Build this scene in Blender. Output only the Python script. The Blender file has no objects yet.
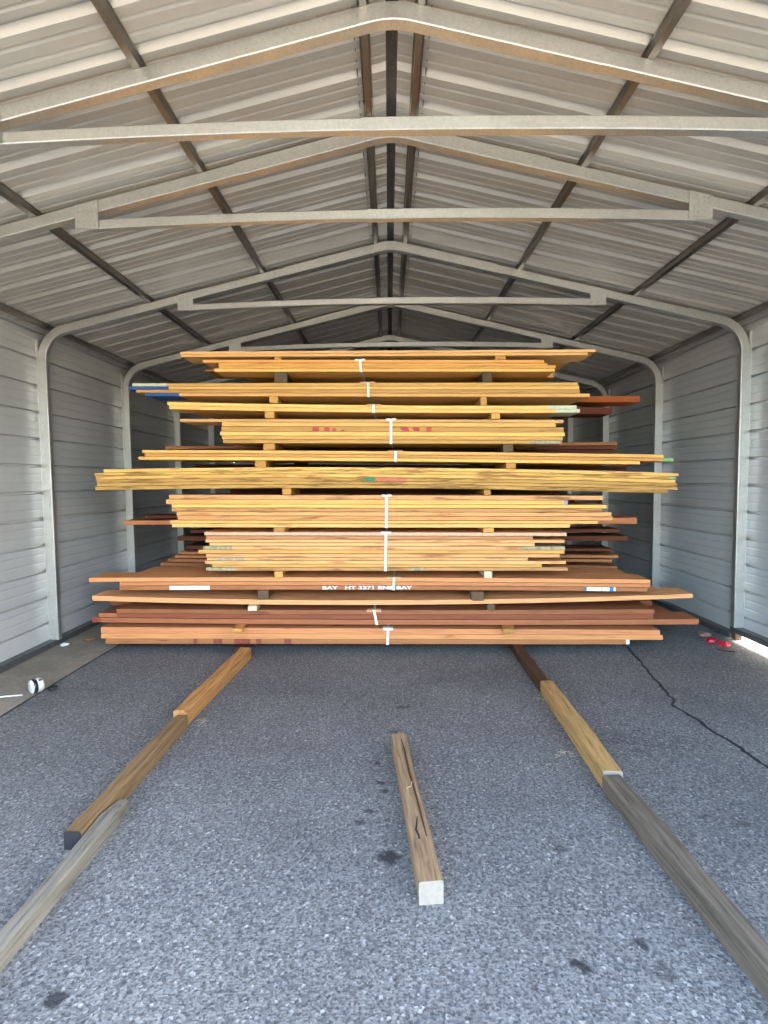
import bpy, bmesh, math, random
from mathutils import Vector, Matrix
random.seed(7)
S = bpy.context.scene
COL = S.collection

# ------------------------------------------------------------------ camera
F_PX, PITCH, ROLL, YAW = 542.9, .05904, .0105, -.00968
CAM = Vector((-.0335, 0, 1.45))

def ray(u, v):
    X, V = u - 384, v - 512
    c, s = math.cos(ROLL), math.sin(ROLL); X, V = c*X - s*V, s*X + c*V
    x, d, z = X/F_PX, 1.0, -V/F_PX
    c, s = math.cos(PITCH), math.sin(PITCH); y, z = c*d + s*z, -s*d + c*z
    c, s = math.cos(YAW), math.sin(YAW); x, y = c*x + s*y, -s*x + c*y
    return Vector((x, y, z))

cam_d = bpy.data.cameras.new('camera')
cam = bpy.data.objects.new('camera', cam_d); COL.objects.link(cam)
S.camera = cam
cam_d.sensor_fit = 'VERTICAL'; cam_d.sensor_height = 36; cam_d.sensor_width = 27
cam_d.lens = 36*F_PX/1024
cam_d.clip_start = .05
fw = ray(384, 512).normalized()
rt = (ray(484, 512) - ray(384, 512)).normalized()
up = rt.cross(fw)
cam.matrix_world = Matrix(((rt.x, up.x, -fw.x, CAM.x), (rt.y, up.y, -fw.y, CAM.y), (rt.z, up.z, -fw.z, CAM.z), (0, 0, 0, 1)))

# ------------------------------------------------------------------ materials
def lin(c):
    return tuple(((x/255)/12.92 if x/255 <= .04045 else ((x/255+.055)/1.055)**2.4) for x in c) + (1,)

class NT:
    def __init__(s, name):
        s.m = bpy.data.materials.new(name); s.m.use_nodes = True
        s.t = s.m.node_tree; s.n = s.t.nodes; s.b = s.n['Principled BSDF']
    def node(s, t, **kw):
        n = s.n.new(t)
        for k, v in kw.items():
            if k in n.inputs: n.inputs[k].default_value = v
            else: setattr(n, k, v)
        return n
    def link(s, a, b): s.t.links.new(a, b)
    def ramp(s, fac, stops):
        r = s.node('ShaderNodeValToRGB'); s.link(fac, r.inputs[0])
        e = r.color_ramp.elements
        while len(e) < len(stops): e.new(.5)
        for q, (p, c) in zip(e, stops):
            q.position = p; q.color = c if isinstance(c, tuple) else (c, c, c, 1)
        return r.outputs[0]
    def mix(s, fac, a, b, bt='MIX'):
        n = s.node('ShaderNodeMix', data_type='RGBA', blend_type=bt)
        for inp, v in ((n.inputs[0], fac), (n.inputs[6], a), (n.inputs[7], b)):
            if hasattr(v, 'links') : s.link(v, inp)
            else: inp.default_value = v
        return n.outputs[2]
    def noise(s, vec, scale, detail=4, rough=.55):
        n = s.node('ShaderNodeTexNoise'); n.inputs['Scale'].default_value = scale
        n.inputs['Detail'].default_value = detail; n.inputs['Roughness'].default_value = rough
        if vec is not None: s.link(vec, n.inputs['Vector'])
        return n.outputs['Fac']
    def coords(s, scale=(1, 1, 1), rand=True, kind='Object'):
        tc = s.node('ShaderNodeTexCoord'); mp = s.node('ShaderNodeMapping')
        mp.inputs['Scale'].default_value = scale
        if rand:
            oi = s.node('ShaderNodeObjectInfo'); mu = s.node('ShaderNodeVectorMath', operation='SCALE')
            cb = s.node('ShaderNodeCombineXYZ')
            for i in range(3): s.link(oi.outputs['Random'], cb.inputs[i])
            s.link(cb.outputs[0], mu.inputs[0]); mu.inputs['Scale'].default_value = 37
            ad = s.node('ShaderNodeVectorMath', operation='ADD')
            s.link(tc.outputs[kind], ad.inputs[0]); s.link(mu.outputs[0], ad.inputs[1])
            s.link(ad.outputs[0], mp.inputs['Vector'])
        else: s.link(tc.outputs[kind], mp.inputs['Vector'])
        return mp.outputs[0]
    def bump(s, h, strength, dist=.01):
        b = s.node('ShaderNodeBump'); b.inputs['Strength'].default_value = strength; b.inputs['Distance'].default_value = dist
        s.link(h, b.inputs['Height']); s.link(b.outputs[0], s.b.inputs['Normal'])

def mul(c, k): return (c[0]*k, c[1]*k, c[2]*k, 1)

def wood(name, rgb, knots=.35, dark=(95, 50, 25), vary=.38, grain=1.0, rough=.62, axis=0, knot_scale=1.0, gscale=1.0):
    t = NT(name); c = lin(rgb); c = (c[0]*1.06, c[1]*1.06, c[2]*.86, 1)
    st = [(2.2, 45, 55), (45, 2.2, 55), (45, 55, 2.2)][axis]
    st = tuple(q*gscale for q in st)
    g = t.noise(t.coords(st), 1.6, 5, .6)
    base = t.ramp(g, [(.30, mul(c, 1-.26*grain)), (.5, c), (.72, mul(c, 1+.14*grain))])
    kst = [(2.6, 14, 26), (14, 2.6, 26), (14, 26, 2.6)][axis]
    k = t.noise(t.coords(tuple(q*knot_scale for q in kst)), 1.0, 3, .6)
    kf = t.ramp(k, [(.72-.22*knots, 0.0), (.80-.18*knots, 1.0)])
    ks = t.node('ShaderNodeMath', operation='MULTIPLY'); t.link(kf, ks.inputs[0]); ks.inputs[1].default_value = .6
    col = t.mix(ks.outputs[0], base, lin(dark))
    oi = t.node('ShaderNodeObjectInfo')
    hs = t.node('ShaderNodeHueSaturation')
    mr = t.node('ShaderNodeMapRange'); t.link(oi.outputs['Random'], mr.inputs[0]); mr.inputs[3].default_value = 1-vary; mr.inputs[4].default_value = 1+vary*.6
    t.link(mr.outputs[0], hs.inputs['Value'])
    m2 = t.node('ShaderNodeMath', operation='MULTIPLY'); t.link(oi.outputs['Random'], m2.inputs[0]); m2.inputs[1].default_value = 7.31
    m3 = t.node('ShaderNodeMath', operation='FRACT'); t.link(m2.outputs[0], m3.inputs[0])
    mh = t.node('ShaderNodeMapRange'); t.link(m3.outputs[0], mh.inputs[0]); mh.inputs[3].default_value = .488; mh.inputs[4].default_value = .503
    t.link(mh.outputs[0], hs.inputs['Hue']); t.link(col, hs.inputs['Color'])
    t.link(hs.outputs[0], t.b.inputs['Base Color'])
    t.b.inputs['Roughness'].default_value = rough; t.b.inputs['Specular IOR Level'].default_value = .18
    t.bump(g, .25, .004)
    return t.m

def plain(name, rgb, rough=.5, metal=0.0, var=.12, scale=30):
    t = NT(name); c = lin(rgb)
    n = t.noise(t.coords(), scale, 3)
    t.link(t.ramp(n, [(.3, mul(c, 1-var)), (.7, mul(c, 1+var))]), t.b.inputs['Base Color'])
    t.b.inputs['Roughness'].default_value = rough; t.b.inputs['Metallic'].default_value = metal
    return t.m

def galvanised():
    t = NT('galvanised_steel')
    v = t.node('ShaderNodeTexVoronoi'); v.inputs['Scale'].default_value = 90; t.link(t.coords((1, 1, 1)), v.inputs['Vector'])
    n = t.noise(t.coords(), 5, 4)
    a = t.ramp(v.outputs['Color'], [(0, lin((208, 207, 200))), (1, lin((226, 225, 217)))])
    w = t.ramp(n, [(.35, 0.0), (.75, .45)])
    t.link(t.mix(w, a, lin((196, 193, 180))), t.b.inputs['Base Color'])
    t.b.inputs['Metallic'].default_value = .86
    r = t.ramp(n, [(.3, .30), (.7, .46)]); t.link(r, t.b.inputs['Roughness'])
    return t.m

def sheet(name, rgb, rough=.42, var=.06, metal=.0):
    t = NT(name); c = lin(rgb)
    n = t.noise(t.coords((.7, .7, .7), rand=False), 2.2, 5)
    n2 = t.noise(t.coords((1, 1, 1), rand=False), 60, 3)
    col = t.ramp(n, [(.3, mul(c, 1-var)), (.7, mul(c, 1+var))])
    dirt = t.ramp(n2, [(.62, 0.0), (.8, .25)])
    t.link(t.mix(dirt, col, mul(c, .6)), t.b.inputs['Base Color'])
    t.b.inputs['Roughness'].default_value = rough; t.b.inputs['Metallic'].default_value = metal
    return t.m

STAINS = [(-.044, 2.009, .055, .045, .9), (-.104, 2.705, .022, .03, .7), (-.091, 2.521, .03, .02, .7), (-.14, 2.30, .03, .025, .6), (-.17, 2.22, .03, .02, .6),
          (-.07, 2.45, .028, .02, .7), (.525, 1.535, .032, .032, .85), (.735, 1.618, .028, .03, .7), (.757, 1.515, .035, .04, .4), (-.987, 1.434, .035, .035, .75),
          (.048, 3.391, .05, .03, .6), (-.02, 3.05, .03, .02, .5), (.1, 2.2, .02, .03, .4), (1.35, 2.9, .45, .12, .35), (-.75, 3.7, .5, .25, .25), (-.4, 2.15, .3, .12, .2), (.6, 3.9, .6, .3, .22),
          (.62, 2.05, .03, .03, .4), (1.3, 2.25, .05, .015, .5), (1.42, 2.2, .06, .014, .5)]
def asphalt():
    t = NT('asphalt')
    co = t.coords(rand=False)
    v = t.node('ShaderNodeTexVoronoi'); v.inputs['Scale'].default_value = 105; t.link(co, v.inputs['Vector'])
    n1 = t.noise(co, 75, 3, .7); n2 = t.noise(co, 1.6, 5, .6)
    stone = t.ramp(v.outputs['Color'], [(.0, lin((66, 67, 68))), (.45, lin((110, 110, 107))), (.8, lin((128, 128, 124))), (1.0, lin((176, 176, 170)))])
    pit = t.ramp(n1, [(.36, 0.0), (.5, 1.0)])
    col = t.mix(pit, lin((62, 64, 65)), stone)
    big = t.ramp(n2, [(.3, (.80, .80, .81, 1)), (.7, (1.1, 1.1, 1.1, 1))])
    col = t.mix(1.0, col, big, 'MULTIPLY')
    # oil spots and scuffs of their own shape
    wob = t.node('ShaderNodeTexNoise'); wob.inputs['Scale'].default_value = 28; t.link(co, wob.inputs['Vector'])
    sub = t.node('ShaderNodeVectorMath', operation='SUBTRACT'); t.link(wob.outputs['Color'], sub.inputs[0]); sub.inputs[1].default_value = (.5, .5, .5)
    for (x, y, rx, ry, k) in STAINS:
        sc = t.node('ShaderNodeVectorMath', operation='SCALE'); t.link(sub.outputs[0], sc.inputs[0]); sc.inputs['Scale'].default_value = max(rx, ry)*1.7
        ad = t.node('ShaderNodeVectorMath', operation='ADD'); t.link(co, ad.inputs[0]); t.link(sc.outputs[0], ad.inputs[1])
        mp = t.node('ShaderNodeVectorMath', operation='SUBTRACT'); t.link(ad.outputs[0], mp.inputs[0]); mp.inputs[1].default_value = (x, y, 0)
        dv = t.node('ShaderNodeVectorMath', operation='MULTIPLY'); t.link(mp.outputs[0], dv.inputs[0]); dv.inputs[1].default_value = (1/rx, 1/ry, 0)
        ln = t.node('ShaderNodeVectorMath', operation='LENGTH'); t.link(dv.outputs[0], ln.inputs[0])
        soft = .55 if rx < .1 else .1
        k = min(.95, k*1.25)
        f = t.ramp(ln.outputs['Value'], [(soft, k), (1.0, 0.0)])
        col = t.mix(f, col, lin((38, 40, 42)))
    t.link(col, t.b.inputs['Base Color'])
    t.b.inputs['Roughness'].default_value = .8
    h = t.mix(.5, v.outputs['Distance'], n1)
    t.bump(h, .55, .008)
    return t.m

def concrete():
    t = NT('worn_concrete'); co = t.coords(rand=False)
    a = t.noise(co, 3, 6, .65); b = t.noise(co, 70, 3)
    col = t.ramp(a, [(.3, lin((122, 112, 97))), (.7, lin((152, 142, 125)))])
    t.link(t.mix(1.0, col, t.ramp(b, [(.3, .75), (.7, 1.1)]), 'MULTIPLY'), t.b.inputs['Base Color'])
    t.b.inputs['Roughness'].default_value = .85; t.bump(b, .4, .006)
    return t.m

M = {}
M['galv'] = galvanised()
M['purlin'] = plain('dull_galvanised_steel', (128, 125, 118), .36, .9, var=.08)
M['wall'] = sheet('wall_sheet', (196, 196, 190), .34, metal=.15)
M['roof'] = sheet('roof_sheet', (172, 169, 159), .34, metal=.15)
M['asphalt'] = asphalt(); M['concrete'] = concrete()
M['bounce_slab'] = plain('bounce_slab_surface', (122, 116, 104), .8, var=.1, scale=4)  # surface of the added ground that reflects light into the shed
M['crack'] = plain('crack_filler', (32, 32, 34), .9)
M['rail'] = plain('rail_steel', (104, 106, 104), .5, .6)
W = {
 'A': wood('pale_tan_board', (230, 180, 122), .25),
 'B': wood('amber_board', (228, 168, 98), .3),
 'C': wood('honey_board', (232, 180, 112), .25),
 'E': wood('yellow_board', (234, 184, 110), .2),
 'F': wood('golden_board', (230, 174, 102), .25),
 'G': wood('greenish_yellow_board', (226, 178, 104), .95, (92, 56, 22), knot_scale=1.3),
 'H': wood('peach_board', (226, 166, 108), .75, vary=.34),
 'I': wood('rosy_tan_board', (222, 164, 112), .8, vary=.34),
 'J': wood('brown_board', (188, 124, 86), .35),
 'K': wood('peach_brown_board', (226, 168, 116), .15, vary=.05),
 'L': wood('red_brown_board', (166, 104, 74), .4),
 'M': wood('light_brown_board', (198, 138, 92), .35),
 'R': wood('dark_red_board', (104, 60, 42), .4),
 'RO': wood('orange_red_board', (176, 98, 52), .25, vary=.1),
 'block': wood('spacer_wood', (196, 146, 84), .2, axis=1, vary=.3),
 'blockd': wood('grey_spacer_wood', (96, 78, 60), .3, axis=1, vary=.2),
 'blockw': wood('pale_spacer_wood', (206, 194, 174), .2, axis=1, vary=.1),
 'T_or': wood('orange_beam_wood', (176, 128, 84), .45, (92, 54, 24), axis=1, vary=.05, grain=2.0),
 'T_br': wood('brown_beam_wood', (122, 98, 74), .5, (74, 50, 30), axis=1, vary=.05, grain=2.0),
 'T_gr': wood('grey_beam_wood', (114, 109, 105), .45, (86, 78, 68), axis=1, vary=.05, grain=2.2),
 'T_dk': wood('dark_beam_wood', (72, 52, 44), .4, (36, 24, 20), axis=1, vary=.05),
 'T_tan': wood('tan_beam_wood', (168, 134, 92), .4, (110, 78, 46), axis=1, vary=.05, grain=2.0),
 'T_dgr': wood('dark_grey_beam_wood', (98, 90, 84), .5, (66, 60, 56), axis=1, vary=.05, grain=2.2),
 'T_mid': wood('weathered_tan_beam_wood', (140, 116, 96), .4, (112, 84, 56), axis=1, vary=.05, grain=2.0, gscale=1.3),
}
M['blue'] = plain('blue_paint', (44, 84, 140), .6)
M['white'] = plain('white_paint', (236, 234, 228), .6, var=.05)
M['pale'] = plain('pale_end_paint', (206, 206, 168), .6)
M['green'] = plain('green_paint', (128, 168, 104), .6)
M['green2'] = plain('dark_green_paint', (44, 128, 84), .6)
M['red'] = plain('red_paint', (178, 58, 44), .6, var=.3)
M['dred'] = plain('dark_red_stain', (132, 62, 42), .7, var=.3)
M['salmon'] = plain('salmon_paint', (206, 104, 76), .6, var=.35, scale=90)
M['greyp'] = plain('grey_paint', (150, 146, 158), .6)
M['mould'] = plain('grey_green_weathering', (168, 150, 112), .7, var=.35)
M['pinkw'] = plain('pinkish_bleached_wood', (222, 172, 134), .7, var=.15)
M['teal'] = plain('teal_paint', (70, 110, 120), .6)
M['azure'] = plain('azure_paint', (58, 118, 178), .6)
M['endcut'] = plain('fresh_cut_end', (138, 129, 114), .7, var=.08, scale=60)
M['black'] = plain('matte_black', (26, 25, 25), .8)
M['strap'] = plain('white_strap', (232, 232, 222), .45, var=.04)
M['gstrap'] = plain('green_white_strap', (182, 214, 180), .45, var=.1)
M['card'] = plain('cardboard', (206, 150, 104), .8)
M['cardw'] = plain('white_cardboard', (228, 222, 208), .8)
M['canw'] = plain('white_tin', (222, 222, 220), .35, .1)
M['cank'] = plain('black_tin', (34, 36, 40), .4, .1)
M['redtrash'] = plain('red_plastic', (186, 24, 44), .4, var=.25)
M['litter'] = plain('grey_litter', (120, 104, 90), .8, var=.3)
M['straw'] = plain('dry_straw', (206, 186, 142), .8)
M['cord'] = plain('white_cord', (206, 204, 196), .7)
M['leafm'] = plain('dry_leaf', (142, 104, 76), .8, var=.3)

# ------------------------------------------------------------------ object helpers
def props(o, label=None, cat=None, group=None, kind=None):
    if label: o['label'] = label
    if cat: o['category'] = cat
    if group: o['group'] = group
    if kind: o['kind'] = kind
    return o

def mesh_obj(name, bm, mats, parent=None, smooth=False, loc=None, rotz=0):
    bmesh.ops.recalc_face_normals(bm, faces=bm.faces)
    me = bpy.data.meshes.new(name); bm.to_mesh(me); bm.free()
    for m in (mats if isinstance(mats, (list, tuple)) else [mats]): me.materials.append(m)
    if smooth:
        for p in me.polygons: p.use_smooth = True
    o = bpy.data.objects.new(name, me); COL.objects.link(o)
    if parent: o.parent = parent
    if loc is not None: o.location = loc
    o.rotation_euler = (0, 0, rotz)
    return o

def empty(name, loc=(0, 0, 0), rotz=0):
    o = bpy.data.objects.new(name, None); COL.objects.link(o); o.location = loc; o.rotation_euler = (0, 0, rotz)
    o.empty_display_size = .1
    return o

def loft(bm, rings, closed=True, cap=True, mat=None):
    """rings: list of lists of Vector; joins successive rings."""
    vr = [[bm.verts.new(p) for p in r] for r in rings]
    n = len(vr[0]); fs = []
    for i in range(len(vr)-1):
        for j in range(n if closed else n-1):
            a, b = vr[i], vr[i+1]; k = (j+1) % n
            f = bm.faces.new((a[j], a[k], b[k], b[j])); fs.append((f, i, j))
    if cap and closed:
        bm.faces.new(vr[0][::-1]); bm.faces.new(vr[-1])
    return vr, fs

def box(bm, x0, x1, y0, y1, z0, z1, ch=0.0):
    """chamfered box"""
    ch = min(ch, (x1-x0)*.3, (y1-y0)*.3, (z1-z0)*.3)
    c = Vector(((x0+x1)/2, (y0+y1)/2, (z0+z1)/2))
    vs = [bm.verts.new((x, y, z)) for x in (x0, x1) for y in (y0, y1) for z in (z0, z1)]
    idx = [(0, 1, 3, 2), (4, 6, 7, 5), (0, 4, 5, 1), (2, 3, 7, 6), (0, 2, 6, 4), (1, 5, 7, 3)]
    fs = [bm.faces.new([vs[i] for i in q]) for q in idx]
    if ch > 0:
        es = list({e for f in fs for e in f.edges})
        bmesh.ops.bevel(bm, geom=es, offset=ch, segments=1, affect='EDGES', profile=.5)

# ------------------------------------------------------------------ shed shell
YF, YB = -.2, 10.85            # front edge of the roof, rear gable
FR = [2.43, 3.225, 4.75, 6.254, 7.76, 9.266, 10.772]
PIT = .237; RZ = 3.42           # underside of the rafters: z = RZ - PIT*|x|
ROOF_UP = .104
def roofz(x): return RZ + ROOF_UP - PIT*abs(x)

def panel_profile(L, pitch, depth, phase, base_w=.05, top_w=.018, minor=.0035):
    """2D profile (t, out): flat pans with outward ribs each pitch, two low stiffeners between"""
    pts = [(0, 0)]; t = phase
    while t + pitch < L + pitch:
        seq = [(t-base_w/2, 0), (t-top_w/2, depth), (t+top_w/2, depth), (t+base_w/2, 0)]
        for q in (.36, .68):
            m = t + pitch*q
            seq += [(m-.012, 0), (m-.004, minor), (m+.004, minor), (m+.012, 0)]
        for p in seq:
            if 0.0 < p[0] < L and p[0] > pts[-1][0]: pts.append(p)
        t += pitch
    pts.append((L, 0))
    return pts

# floor
bm = bmesh.new()
box(bm, -25, 25, -25, 25, -.1, 0)
props(mesh_obj('floor', bm, M['asphalt']), 'grey asphalt floor of the open shed', 'floor', kind='structure')

bm = bmesh.new(); box(bm, -25, 25, -25, -.3, .0002, .006, .002)
props(mesh_obj('ground_bounce_slab', bm, M['bounce_slab']), 'unseen pale ground added before the shed opening to bounce light', 'added ground', kind='structure')  # out-of-view slab added to bounce warm light inside
# concrete strip beside the left wall
bm = bmesh.new()
ys = [-.3 + .25*i for i in range(46)]
rings = []
for y in ys:
    xr = -2.475 + .006*math.sin(y*3.1) + random.uniform(-.004, .004)
    rings.append([Vector((-3.35, y, .0005)), Vector((xr, y, .0005)), Vector((xr-.006, y, .006)), Vector((-3.35, y, .006))])
loft(bm, rings)
props(mesh_obj('floor_strip', bm, M['concrete']), 'brownish concrete strip along the foot of the left wall', 'floor strip', kind='structure')
bm = bmesh.new(); rings = []
for y in ys:
    x = -2.468 + random.uniform(-.003, .003); w = .008 + random.uniform(0, .005)
    rings.append([Vector((x-w/2, y, .0005)), Vector((x+w/2, y, .0005)), Vector((x+w/2, y, .0035)), Vector((x-w/2, y, .0035))])
loft(bm, rings)
props(mesh_obj('floor_seam', bm, M['crack']), 'straight dark seam between the asphalt and the left concrete strip', 'floor seam', kind='structure')
# ragged crack on the right
pts = [(1.99, 4.75), (1.985, 4.56), (1.95, 4.3), (1.90, 4.05), (1.857, 3.826), (1.84, 3.68), (1.811, 3.555), (1.80, 3.46), (1.76, 3.40), (1.765, 3.32), (1.793, 3.151), (1.80, 3.0), (1.83, 2.85), (1.825, 2.74), (1.84, 2.637), (1.85, 2.3), (1.87, 1.9), (1.88, 1.4)]
bm = bmesh.new(); rings = []
fine = []
for a, b in zip(pts, pts[1:]):
    for k in range(5):
        q = k/5; fine.append((a[0]+(b[0]-a[0])*q+random.uniform(-.007, .007), a[1]+(b[1]-a[1])*q))
for x, y in fine:
    w = random.uniform(.010, .026)
    rings.append([Vector((x-w/2, y, .0004)), Vector((x+w/2, y, .0004)), Vector((x+w/2, y, .002)), Vector((x-w/2, y, .002))])
loft(bm, rings)
props(mesh_obj('floor_crack', bm, M['crack']), 'ragged dark crack running through the asphalt on the right', 'floor crack', kind='structure')

# side walls
def side_wall(name, sgn, label):
    X = 3.09; H0 = .045
    z1 = roofz(X) - .0025
    prof = panel_profile(z1-H0, .232, .030, .165, .030, .018, .0025)
    bm = bmesh.new(); rings = []
    yy = [YF+.05 + (YB-YF-.05)*i/14 for i in range(15)]
    for y in yy:
        rings.append([Vector((sgn*(X+o), y, H0+t)) for t, o in prof])
    loft(bm, rings, closed=False)
    o = mesh_obj(name, bm, M['wall']); md = o.modifiers.new('sheet', 'SOLIDIFY'); md.thickness = .0012; md.offset = 0
    return props(o, label, 'wall', kind='structure')
side_wall('wall_left', -1, 'left wall of pale ribbed steel sheets')
side_wall('wall_right', 1, 'right wall of pale ribbed steel sheets')
# rear gable
bm = bmesh.new()
prof = panel_profile(roofz(0)-.02, .232, .02, .165)
vr = []
for t, o in prof:
    hw = min(3.09, max(.05, (RZ+ROOF_UP-.015-t)/PIT))
    vr.append([bm.verts.new((x, YB+o, t+.002)) for x in (-hw, 0, hw)])
for a, b in zip(vr, vr[1:]):
    for i in range(2): bm.faces.new((a[i], a[i+1], b[i+1], b[i]))
o = mesh_obj('wall_back', bm, M['wall']); md = o.modifiers.new('sheet', 'SOLIDIFY'); md.thickness = .0012
props(o, 'rear gable wall of ribbed steel behind the stack', 'wall', kind='structure')

# roof: two slopes of ribbed sheet, ribs run from eave to ridge
bm = bmesh.new()
for sgn in (-1, 1):
    prof = panel_profile(YB+.15-YF, .2285, .028, .07, .060, .018, .0042)
    rings = []
    for k in range(9):
        x = .028 + (3.24-.028)*k/8
        rings.append([Vector((sgn*x, YF+t, roofz(x)+o)) for t, o in prof])
    loft(bm, rings, closed=False)
o = mesh_obj('ceiling', bm, M['roof']); md = o.modifiers.new('sheet', 'SOLIDIFY'); md.thickness = .0012; md.offset = 0
props(o, 'underside of the ribbed steel roof', 'ceiling', kind='structure')
# unseen eave strips added to block light leaking in at the rib ends
for k, sgn in ((2, -1), (3, 1)):
    bm = bmesh.new(); x0, x1 = sorted((sgn*3.243, sgn*3.25)); box(bm, x0, x1, YF, YB+.15, roofz(3.24)-.09, roofz(3.24)+.034, .001)
    x0, x1 = sorted((sgn*3.12, sgn*3.242)); box(bm, x0, x1, YF, YB+.15, roofz(3.24)-.09, roofz(3.24)-.086)
    props(mesh_obj(f'trim_{k}', bm, M['wall']), f"{'left' if sgn < 0 else 'right'} eave strip added out of view to block light leaks", 'light blocking strip', kind='structure')
# ridge cap
bm = bmesh.new(); rings = []
for y in (YF-.02, YB+.17):
    rings.append([Vector((x, y, roofz(0)+.030+d-PIT*abs(x))) for x, d in ((-.174, -.029), (-.17, -.029), (-.17, 0), (0, 0), (.17, 0), (.17, -.029), (.174, -.029), (.174, .003), (0, .003), (-.174, .003))])  # side lips added to stop sky light leaking under the cap
loft(bm, rings)
props(mesh_obj('trim_1', bm, plain('ridge_cap_steel', (84, 82, 78), .5, .2)), 'ridge cap over the gap at the roof ridge', 'ridge cap', kind='structure')

# purlins: hat channels on top of the rafters
def purlin(x, label, half=.017):
    sgn = -1 if x < 0 else 1
    bm = bmesh.new()
    top = RZ + ROOF_UP - PIT*abs(x) - .0015; h = .034
    prof = [(-half*1.5, 0), (-half*1.05, 0), (-half*.8, -h), (half*.8, -h), (half*1.05, 0), (half*1.5, 0), (half*1.5, -.002), (half*1.1, -.002), (half*.86, -h-.0015), (-half*.86, -h-.0015), (-half*1.1, -.002), (-half*1.5, -.002)]
    # thin folded sheet: outer face down
    rings = []
    for y in (YF+.03, YB-.005):
        rings.append([Vector((x + a, y, top + b - PIT*sgn*a*1.0)) for a, b in prof])
    loft(bm, rings)
    props(mesh_obj('roof_purlin', bm, M['purlin']), label, 'purlin', 'purlins under the roof sheets')
pl = {-.125: 'hat-shaped steel purlin just left of the dark ridge gap', .125: 'hat-shaped steel purlin just right of the dark ridge gap',
      -1.1: 'steel purlin halfway up the left roof slope, next out from the ridge pair', 1.1: 'steel purlin halfway up the right roof slope, next out from the ridge pair',
      -2.08: 'steel purlin low on the left roof slope, between the tie bar ends and the eave', 2.08: 'steel purlin low on the right roof slope, between the tie bar ends and the eave',
      -2.98: 'steel purlin along the left eave on top of the wall', 2.98: 'steel purlin along the right eave on top of the wall'}
for x, l in pl.items(): purlin(x, l)

# ---- frames
def sweep_tube(pts, w, y0, y1, ch=.004):
    """rectangular tube following pts (x,z): w across in the plane, y0..y1 in depth"""
    rings = []
    n = len(pts)
    for i, p in enumerate(pts):
        a = Vector(pts[max(i-1, 0)]); b = Vector(pts[min(i+1, n-1)])
        d = (b-a).normalized(); nn = Vector((-d.y, d.x))
        if 0 < i < n-1:
            d1 = (Vector(p)-a).normalized(); k = max(.5, d.dot(d1)); 
        else: k = 1
        h = w/2/k
        def P(s, y): return Vector((p[0]+nn.x*s, y, p[1]+nn.y*s))
        rings.append([P(-h, y0+ch), P(-h+ch, y0), P(h-ch, y0), P(h, y0+ch), P(h, y1-ch), P(h-ch, y1), P(-h+ch, y1), P(-h, y1-ch)])
    bm = bmesh.new(); loft(bm, rings); return bm

TW = .070; TD = .06
def raft(x, d=0.0): return RZ + TW/2/math.cos(math.atan(PIT)) + d - PIT*abs(x)
PX = 3.0 + TW/2
RB = .27
ang = math.radians(90) - math.atan(PIT)
Tn = RB*math.tan(ang/2); zc = raft(PX)
th = math.atan(PIT)
def leg_path(sgn, zfoot):
    pts = [(PX, zfoot), (PX, 1.4), (PX, zc-Tn)]
    cx, cz = PX-RB, zc-Tn
    for k in range(1, 13):
        a = ang*k/12; pts.append((cx+RB*math.cos(a), cz+RB*math.sin(a)))
    e = (PX-.5, raft(PX-.5)); pts.append(e)
    return [(sgn*x, z) for x, z in pts]
def rafter_path(sgn): return [(sgn*(PX-.5), raft(PX-.5)), (sgn*.88, raft(.88))]
def ridge_path():
    R = .42; t = R*math.tan(th); pts = [(-.9, raft(.9))]
    dx = R*math.sin(th)
    z0 = raft(dx) - math.sqrt(R*R-dx*dx)
    for k in range(9):
        x = -dx + 2*dx*k/8; pts.append((x, z0+math.sqrt(R*R-x*x)))
    pts.append((.9, raft(.9)))
    return pts
BR_Z = 2.949      # centre line of the tie bar
def camber(a, b): return [(x, BR_Z+.036*(1-(x/1.75)**2)) for x in [a+(b-a)*k/10 for k in range(11)]]
def poly_plate(poly, y0, y1):
    bm = bmesh.new()
    loft(bm, [[Vector((x, y, z)) for x, z in poly] for y in (y0, y1)])
    return bm

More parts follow.
